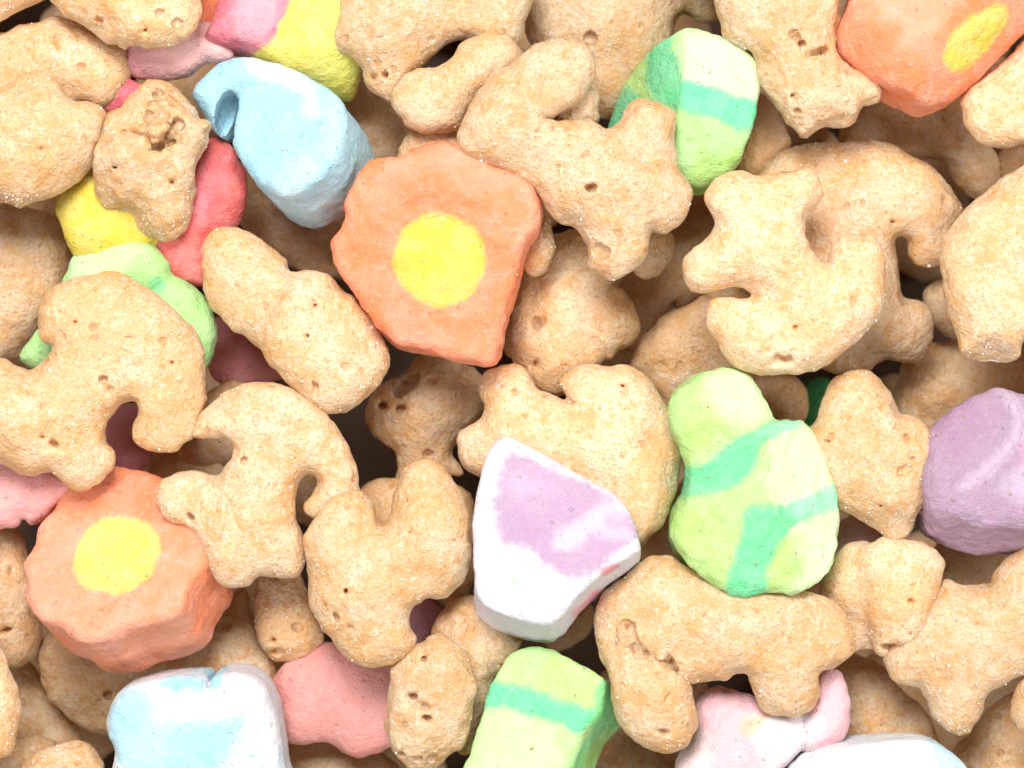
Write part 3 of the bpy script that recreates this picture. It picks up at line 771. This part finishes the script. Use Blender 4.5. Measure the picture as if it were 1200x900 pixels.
# ------------------------------------------------------------------ marshmallows
FL = [(403, 236), (425, 195), (450, 185), (475, 181), (500, 170), (525, 167), (550, 172), (566, 186), (581, 197), (605, 205), (625, 222), (634, 243), (630, 270), (615, 292), (608, 315), (601, 345), (594, 370), (587, 400), (581, 421), (570, 427), (549, 425), (520, 418), (490, 410), (465, 402), (445, 388), (430, 363), (410, 333), (391, 309), (388, 288), (398, 270), (405, 255)]
marsh('orange flower marshmallow with a yellow centre, in the middle above the winged oat piece', ORANGE,
      [prism(FL, 52, 105, (0.04, 0.04), R=13, dome=2)], h=2.4,
      tints=[([(405, 235), (450, 190), (525, 172), (600, 212), (630, 245), (610, 300), (560, 225), (480, 205)], PEACH, 18, 0.55), ([(440, 380), (500, 395), (590, 380), (580, 425), (500, 410)], PEACH, 12, 0.45)],
      parts=[('yellow_centre', ellipse(516, 305, 53, 54), YEL, [], None)], rough=[(60, 3.0), (26, 3.0), (13, 1.8), (6, 0.8)])
F2 = [(29, 656), (38, 634), (42, 610), (60, 592), (72, 566), (95, 551), (125, 546), (160, 548), (192, 560), (220, 585), (243, 620), (247, 650), (231, 676), (218, 706), (192, 719), (162, 725), (134, 739), (102, 742), (77, 727), (52, 719), (36, 697), (36, 677)]
marsh('orange flower marshmallow with broad side wall and yellow centre, at the crescent figure', PEACH,
      [prism(F2, 22, 115, (0.2, 0.50), R=13, dome=2)], h=2.4,
      tints=[([(60, 592), (80, 555), (130, 543), (190, 553), (250, 600), (250, 660), (215, 630), (150, 595), (90, 605)], ORANGE, 14, 0.9), ([(222, 690), (275, 640), (285, 720), (240, 745)], ORANGE, 12, 0.8), ([(40, 715), (70, 730), (85, 785), (50, 770)], ORANGE, 8, 0.5)],
      parts=[('yellow_centre', ellipse(141, 648, 51, 42, -22), YELB, [], None)])
F3 = [(987, 55), (986, 30), (996, 8), (1010, -30), (1060, -60), (1240, -60), (1240, 0), (1195, 42), (1162, 78), (1132, 104), (1106, 117), (1083, 121), (1060, 109), (1032, 95), (1006, 76)]
marsh('orange flower marshmallow turned on its side in the upper right corner', ORANGE,
      [prism(F3, 50, 105, (-0.05, 0.1), R=16, dome=3)], h=2.4,
      cuts=[(1110, 60, 46, 0.45, 0.42, 1.0, 12), (1010, 60, 36, -0.55, 0.35, 1.0, 14)],
      tints=[([(1010, -20), (1018, 15), (1045, 42), (1058, 62), (1085, 40), (1120, 0), (1150, -40)], (0.94, 0.47, 0.31), 14, 0.7)],
      parts=[('yellow_centre', [(1150, 14), (1170, 8), (1178, 18), (1168, 42), (1148, 68), (1126, 86), (1108, 83), (1100, 71), (1108, 50), (1126, 30)], YEL, [], None)])
B4 = [(274, 122), (280, 76), (300, 66), (322, 70), (358, 88), (392, 110), (408, 140), (404, 172), (394, 196), (365, 218), (335, 230), (306, 216), (284, 192), (268, 168)]
marsh('pale blue marshmallow with a hooked corner, left of the central orange flower', BLUE,
      [prism(B4, 42, 112, (0.28, 0.37), R=15, dome=4, per=2),
       prism([(219, 108), (228, 92), (246, 77), (272, 67), (305, 68), (310, 100), (284, 108), (272, 122), (266, 142), (262, 156), (254, 158), (243, 148), (230, 126)], 14, 84, (0.05, 0.05), g=(0.2, -0.1), R=20, dome=6, per=3, k=8)], h=2.4,
      holes=[(266, 132, 13, 28, 30, 14)],
      tints=[([(292, 66), (325, 70), (362, 95), (378, 130), (368, 140), (350, 112), (318, 90), (292, 80)], (0.88, 0.86, 0.90), 9, 0.6),
             ([(385, 108), (410, 130), (400, 190), (340, 240), (318, 226), (388, 180)], (0.62, 0.79, 0.87), 12, 0.5), ([(325, 225), (400, 230), (440, 190), (400, 280), (330, 280)], (0.66, 0.77, 0.84), 14, 0.5)])
B5 = [(243, 42), (248, 22), (262, -12), (300, -45), (425, -45), (420, 88), (402, 103), (370, 92), (335, 77), (308, 62), (285, 52), (262, 50)]
marsh('pink and yellow banded marshmallow cut by the top edge, above the pale blue one', (0.88, 0.76, 0.17),
      [prism(B5, 6, 100, (-0.05, 0.15), R=34, dome=8)], cuts=[(395, 70, -10, 0.3, 0.7, 0.9, 20)],
      tints=[([(375, 20), (430, 20), (430, 110), (375, 110)], (0.78, 0.83, 0.22), 20, 0.6)],
      parts=[('pink_band', [(230, 60), (230, -60), (352, -60), (344, 0), (330, 38), (318, 55), (306, 60), (285, 64)], (0.93, 0.28, 0.34), [([(278, 0), (290, -50), (350, -60), (325, 20), (312, 50), (292, 50), (276, 30)], (0.95, 0.42, 0.48), 6, 0.9)], 'bright pink half of the banded marshmallow')])
marsh('pale pink marshmallow under the rough pored oat lump', (0.97, 0.57, 0.54),
      [puff([(138, 85), (146, 58), (200, 30), (240, 22), (264, 45), (276, 66), (262, 74), (240, 76), (215, 92), (190, 96), (163, 93)], -40, 38)], h=3.2,
      tints=[([(140, 60), (175, 70), (175, 100), (130, 95)], (0.85, 0.34, 0.42), 12, 0.6)])
marsh('bit of orange marshmallow deep beside the pink and yellow banded one', ORANGE,
      [puff([(225, 0), (232, -40), (275, -40), (266, 10), (246, 36), (228, 44), (215, 30)], -42, 34)], h=3.4)
marsh('small red marshmallow deep beside the chunky oat fish', RED,
      [puff([(106, 122), (118, 103), (150, 92), (175, 105), (170, 135), (130, 140)], -43, 30)], h=3.4,
      tints=[([(120, 100), (165, 90), (170, 125), (125, 120)], HOT, 10, 0.5)])
marsh('red rounded marshmallow showing beside the broken oat piece', (0.93, 0.22, 0.20),
      [puff([(170, 300), (195, 250), (222, 205), (232, 178), (248, 164), (270, 172), (287, 205), (291, 235), (280, 262), (262, 280), (252, 300), (246, 330), (215, 336), (185, 325)], -43, 42)], h=3,
      tints=[([(225, 200), (255, 190), (262, 240), (235, 270)], HOT, 14, 0.5)])
marsh('yellow rounded marshmallow showing beside the broken oat piece', (0.87, 0.68, 0.12),
      [puff([(66, 240), (75, 218), (100, 196), (130, 180), (170, 195), (195, 250), (190, 300), (140, 312), (100, 310), (82, 292)], -43, 40)], h=3)
marsh('lumpy green marshmallow behind the oat anchor shape', GREEN,
      [puff([(72, 345), (78, 315), (95, 294), (122, 282), (152, 281), (182, 290), (200, 308), (199, 330), (180, 352), (120, 370)], -30, 36),
       puff([(150, 340), (190, 322), (216, 329), (240, 346), (255, 372), (258, 395), (250, 420), (238, 436), (200, 446), (150, 420)], -34, 36, k=6),
       puff([(22, 424), (30, 402), (46, 384), (80, 360), (120, 370), (120, 430), (60, 436)], -42, 34, k=6)], h=2.8,
      tints=[([(182, 330), (195, 326), (200, 336), (190, 345), (180, 342)], TEAL, 5, 0.8), ([(80, 300), (150, 284), (170, 300), (100, 330)], PALEG, 12, 0.5)])
marsh('salmon pink marshmallow on the left edge above the lower orange flower', (0.96, 0.46, 0.44),
      [puff([(-50, 530), (0, 535), (40, 540), (80, 552), (92, 572), (64, 600), (38, 616), (28, 606), (14, 619), (-50, 612)], -42, 46)], h=3)
marsh('dusty pink smooth marshmallow below the plump two-lobed oat piece', (0.93, 0.43, 0.39),
      [puff([(318, 806), (326, 786), (350, 768), (385, 752), (430, 765), (480, 780), (480, 850), (457, 874), (430, 885), (405, 880), (380, 868), (340, 870), (325, 850)], -56, 48)], h=3)
marsh('white marshmallow blotched with sky blue on the bottom edge', WHITE,
      [prism([(128, 842), (135, 817), (155, 803), (186, 795), (218, 790), (240, 790), (246, 800), (254, 790), (275, 784), (294, 788), (311, 801), (322, 824), (331, 862), (336, 895), (336, 960), (140, 960), (135, 880), (128, 862)], 36, 110, (0.0, 0.0), R=20, dome=7)], h=2.4,
      holes=[(247, 799, 3, 7, 6, 0)],
      soft=12,
      parts=[('sky_blue_patch', [(130, 850), (140, 815), (165, 803), (180, 810), (188, 835), (230, 842), (265, 838), (290, 838), (275, 870), (250, 900), (200, 920), (150, 900)], (0.44, 0.74, 0.87), [([(150, 850), (200, 850), (190, 900), (150, 890)], (0.60, 0.82, 0.90), 14, 0.6)], None)],
      tints=[([(190, 800), (220, 791), (242, 792), (240, 803), (215, 808)], (0.36, 0.72, 0.88), 7, 0.9), ([(246, 790), (264, 787), (262, 800), (250, 806)], (0.4, 0.76, 0.9), 4, 0.8), ([(255, 870), (320, 880), (330, 950), (230, 950)], (0.62, 0.82, 0.92), 20, 0.7)])
F13 = [(557, 640), (556, 600), (560, 568), (570, 533), (580, 516), (593, 509), (612, 516), (640, 532), (680, 553), (720, 576), (741, 600), (748, 622), (748, 642), (718, 660), (692, 678), (668, 702), (645, 724), (604, 720), (565, 703), (555, 680)]
marsh('white marshmallow with a purple face, right of the plump two-lobed oat piece', WHITE,
      [prism(F13, 58, 100, (0.02, 0.33), R=9, dome=2, per=2)], h=2.4, soft=9,
      tints=[([(686, 700), (700, 690), (708, 700), (690, 715), (675, 726), (672, 716)], (0.9, 0.4, 0.45), 5, 0.9), ([(704, 662), (718, 658), (722, 664), (712, 671), (704, 669)], (0.93, 0.42, 0.45), 3, 1.0), ([(600, 677), (604, 676), (604, 680), (600, 681)], (0.4, 0.85, 0.4), 2, 0.8), ([(560, 700), (580, 715), (575, 740), (558, 725)], (0.88, 0.78, 0.88), 8, 0.6)],
      parts=[('purple_face', [(584, 560), (600, 530), (650, 548), (705, 576), (736, 602), (744, 628), (720, 648), (680, 676), (655, 668), (618, 642), (584, 628)], PURPLE,
              [([(650, 632), (680, 600), (714, 584), (738, 598), (712, 604), (694, 618), (672, 640)], (0.78, 0.66, 0.77), 9, 0.75), ([(690, 612), (730, 618), (745, 622), (720, 632), (695, 626)], (0.76, 0.62, 0.75), 6, 0.6), ([(600, 560), (640, 556), (660, 580), (615, 590)], (0.66, 0.48, 0.64), 12, 0.7), ([(600, 600), (640, 620), (625, 640), (590, 625)], (0.52, 0.33, 0.51), 12, 0.6)], None)])
marsh('dusty purple marshmallow with a pale curved streak on the right edge', DPURPLE,
      [prism([(1079, 560), (1082, 520), (1088, 498), (1110, 478), (1140, 460), (1168, 450), (1195, 455), (1260, 475), (1260, 600), (1210, 612), (1165, 612), (1120, 602), (1090, 588)], 40, 100, (-0.03, 0.48), g=(-0.05, 0.25), R=20, dome=5)], h=2.4,
      soft=6,
      parts=[('pale_streak', [(1166, 452), (1184, 458), (1197, 488), (1192, 516), (1168, 542), (1130, 572), (1114, 568), (1146, 540), (1176, 512), (1182, 488)], (0.61, 0.45, 0.57), [], None)],
      tints=[([(1085, 500), (1130, 470), (1160, 500), (1110, 540)], (0.44, 0.25, 0.37), 16, 0.6), ([(1090, 590), (1150, 600), (1160, 650), (1110, 640)], (0.60, 0.40, 0.56), 16, 0.6), ([(1188, 480), (1200, 490), (1198, 540), (1190, 540)], (0.85, 0.45, 0.58), 7, 0.5), ([(1160, 565), (1210, 540), (1210, 590), (1165, 580)], (0.75, 0.62, 0.76), 12, 0.5)],
      rough=[(60, 3.0), (26, 2.4), (12, 1.7), (6, 0.9)])
H15 = [(785, 482), (790, 461), (810, 441), (838, 430), (865, 428), (884, 440), (898, 468), (906, 490), (930, 492), (946, 500), (962, 522), (972, 550), (982, 580), (985, 610), (983, 640), (974, 666), (954, 686), (925, 697), (905, 694), (890, 695), (868, 697), (840, 688), (815, 673), (795, 651), (785, 626), (791, 598), (803, 575), (804, 550), (796, 522), (786, 502)]
marsh('big green hat-shaped marshmallow with two teal bands, right of the white and purple one', (0.52, 0.80, 0.30),
      [prism(H15, 60, 108, (0.02, 0.03), R=18, dome=6)], h=2.4, soft=5.5,
      cuts=[(893, 530, 58, 0.46, -0.14, 1.0, 7), (860, 440, 45, 0.45, -0.6, 1.0, 14)],
      tints=[([(815, 445), (870, 425), (905, 480), (890, 500), (850, 495)], PALEG, 14, 0.8), ([(893, 508), (950, 498), (985, 590), (988, 640), (955, 695), (930, 650), (905, 575)], PALEG, 12, 0.9), ([(785, 490), (830, 470), (850, 510), (810, 540)], LIME, 14, 0.5), ([(800, 600), (850, 590), (850, 670), (800, 650)], LIME, 16, 0.6), ([(905, 640), (940, 625), (940, 670), (900, 690)], LIME, 10, 0.6), ([(950, 620), (990, 610), (975, 670), (930, 695)], PALEG, 12, 0.7)],
      parts=[('teal_band', [(796, 552), (825, 540), (855, 518), (885, 503), (910, 492), (938, 490), (934, 503), (905, 511), (888, 522), (882, 542), (866, 562), (840, 574), (810, 580), (795, 583)], TEAL, [([(885, 500), (940, 488), (936, 505), (895, 515)], (0.40, 0.85, 0.50), 6, 0.7)], None),
             ('teal_band', [(872, 594), (905, 592), (945, 582), (990, 566), (992, 594), (950, 604), (925, 618), (908, 640), (896, 668), (890, 702), (852, 700), (855, 660), (866, 622)], TEAL, [([(930, 575), (990, 560), (990, 600), (930, 610)], (0.45, 0.87, 0.58), 10, 0.75)], None)],
      rough=[(60, 3.2), (26, 2.2), (12, 2.0), (6, 0.9)])
H16 = [(709, 152), (722, 118), (738, 82), (762, 54), (785, 42), (806, 33), (840, 42), (870, 57), (884, 74), (887, 108), (882, 150), (870, 185), (850, 211), (824, 222), (800, 215), (770, 192), (735, 172)]
marsh('upper green block marshmallow with teal stripes behind the snout of the big fish', GREEN,
      [prism(H16, 20, 120, (0.0, 0.02), g=(0, 0), R=9, dome=2, per=1)], h=2.4, soft=6,
      cuts=[(797, 110, 16, -1.0, -0.15, 0.72, 4), (840, 60, 12, 0.10, -0.5, 0.9, 8), (840, 190, 10, 0.1, 0.42, 0.95, 14), (797, 110, 20, 0.18, 0.0, 1.0, 6)],
      tints=[([(797, 40), (885, 60), (890, 120), (800, 95)], PALEG, 10, 0.9), ([(730, 85), (765, 55), (795, 130), (740, 150)], LIME, 12, 0.6), ([(815, 190), (870, 180), (850, 225), (810, 225)], (0.52, 0.80, 0.20), 10, 0.7)],
      parts=[('teal_stripe', [(797, 97), (840, 108), (890, 124), (888, 140), (872, 156), (835, 142), (794, 129)], (0.21, 0.76, 0.42), [], None),
             ('teal_stripe', [(763, 54), (784, 40), (791, 70), (797, 100), (794, 130), (776, 122), (764, 106), (760, 80)], TEAL, [], None),
             ('teal_stripe', [(733, 100), (745, 104), (747, 112), (735, 128), (726, 146), (708, 146)], TEAL, [], None)])
H17 = [(600, 762), (620, 757), (645, 758), (675, 773), (705, 789), (708, 804), (702, 830), (684, 852), (672, 880), (664, 910), (650, 970), (520, 970), (543, 890), (562, 842), (574, 800), (590, 772)]
marsh('green block marshmallow with one teal stripe, rising from the bottom edge', (0.55, 0.84, 0.34),
      [prism(H17, 42, 105, (0.26, 0.30), g=(0.05, 0.15), R=9, dome=3, per=2)], h=2.4, soft=6,
      tints=[([(590, 840), (650, 850), (640, 940), (540, 920)], PALEG, 18, 0.6), ([(640, 762), (700, 785), (690, 825), (640, 810)], LIME, 10, 0.5), ([(706, 795), (740, 830), (740, 960), (655, 960), (672, 880), (690, 850)], (0.22, 0.70, 0.27), 6, 0.85), ([(690, 880), (728, 860), (730, 910), (680, 910)], LIME, 8, 0.6)],
      parts=[('teal_stripe', [(570, 800), (590, 797), (625, 806), (660, 820), (696, 830), (690, 842), (678, 854), (650, 842), (615, 832), (588, 826), (566, 826)], (0.21, 0.76, 0.40), [], None)])
marsh('pink and white lobed marshmallow on the bottom edge under the cracked oat piece', (0.95, 0.58, 0.62),
      [puff([(790, 895), (808, 866), (818, 850), (814, 824), (832, 808), (872, 810), (905, 826), (940, 832), (948, 850), (941, 878), (915, 906), (880, 940), (800, 940)], -26, 46),
       puff([(934, 862), (942, 828), (954, 800), (970, 785), (985, 790), (991, 812), (991, 842), (983, 864), (962, 882), (942, 882)], -22, 44, k=5)], h=2.8,
      tints=[([(880, 835), (945, 832), (945, 870), (905, 905), (885, 870)], (0.91, 0.87, 0.90), 10, 0.9), ([(935, 850), (958, 830), (962, 860), (945, 878)], (0.85, 0.80, 0.80), 6, 0.7), ([(868, 840), (895, 832), (890, 850), (870, 856)], (0.93, 0.55, 0.33), 6, 0.8), ([(800, 860), (830, 850), (830, 900), (800, 900)], (0.90, 0.76, 0.74), 10, 0.7)])
marsh('white marshmallow with a pale blue end in the bottom edge at right', (0.88, 0.88, 0.89),
      [prism([(922, 914), (940, 891), (970, 875), (1010, 869), (1060, 866), (1090, 868), (1112, 879), (1130, 897), (1145, 920), (1145, 970), (922, 970)], 34, 100, (0.0, 0.0), g=(0, 0.12), R=14, dome=4, per=2)], h=2.4,
      tints=[([(1090, 860), (1112, 870), (1145, 915), (1145, 960), (1100, 940)], (0.55, 0.82, 0.93), 5, 0.85), ([(930, 890), (1000, 868), (1010, 900), (950, 940)], (0.74, 0.86, 0.93), 14, 0.5)])
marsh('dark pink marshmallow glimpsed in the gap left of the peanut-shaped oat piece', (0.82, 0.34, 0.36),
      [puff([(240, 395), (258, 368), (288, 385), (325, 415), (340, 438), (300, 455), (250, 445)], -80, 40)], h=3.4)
marsh('pale pink marshmallow glimpsed under the knobbly oat arrow', (0.86, 0.60, 0.58),
      [puff([(965, 630), (990, 605), (1020, 610), (1030, 640), (1010, 670), (975, 670)], -70, 36)], h=3.4)
marsh('mauve marshmallow glimpsed in the notch of the plump two-lobed oat piece', (0.62, 0.33, 0.40),
      [puff([(470, 725), (482, 700), (505, 700), (522, 722), (512, 752), (485, 760)], -70, 30)], h=3.4)
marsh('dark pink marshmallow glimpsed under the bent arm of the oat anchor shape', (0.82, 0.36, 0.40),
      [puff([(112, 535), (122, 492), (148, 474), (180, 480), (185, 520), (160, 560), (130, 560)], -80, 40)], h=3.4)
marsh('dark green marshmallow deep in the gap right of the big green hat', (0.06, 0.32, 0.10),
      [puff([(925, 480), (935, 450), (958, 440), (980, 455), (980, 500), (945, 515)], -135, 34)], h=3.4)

# ------------------------------------------------------------------ pieces buried below, in deep shadow, and unseen copies added past the frame to block side light
protos = [o for o in col.objects if o.get('category') == 'cereal' and o.location.x ** 2 < (480 * S) ** 2][:24:2]
rng = random.Random(11)
def copy_piece(src, x, y, z, label, group):
    o = src.copy(); col.objects.link(o)
    o.location = (x * S, y * S, z * S)
    o.rotation_euler = (rng.uniform(-0.4, 0.4), rng.uniform(-0.4, 0.4), rng.uniform(0, 6.28))
    tag(o, label, 'cereal', group)
n = 0
for i in range(7):
    for j in range(6):
        if min(math.hypot((i - 3) * 185 + 600 - q[0], 450 - (j - 2.5) * 175 - q[1]) for q in ((440, 550), (690, 735), (1090, 440), (1000, 300), (280, 440))) < 105: continue
        copy_piece(protos[(i * 3 + j * 5) % len(protos)], (i - 3) * 185 + rng.uniform(-30, 30), (j - 2.5) * 175 + rng.uniform(-30, 30), -335 + rng.uniform(-30, 20),
                   'buried oat piece barely visible in a dark gap of the heap', 'oat pieces buried in the dark gaps')
ring = [(x, s * 600) for s in (-1, 1) for x in range(-800, 801, 200)] + [(s * 770, y) for s in (-1, 1) for y in range(-400, 401, 200)]
for lev in range(3):
    for (x, y) in ring:
        n += 1
        copy_piece(protos[n * 5 % len(protos)], (x + rng.uniform(-25, 25)) * (1 + 0.05 * lev), (y + rng.uniform(-15, 15)) * (1 + 0.06 * lev) , -20 - 135 * lev + rng.uniform(-20, 20),
                   'unseen oat piece added past the picture edge to block side light', 'oat pieces added past the picture edge to block light')
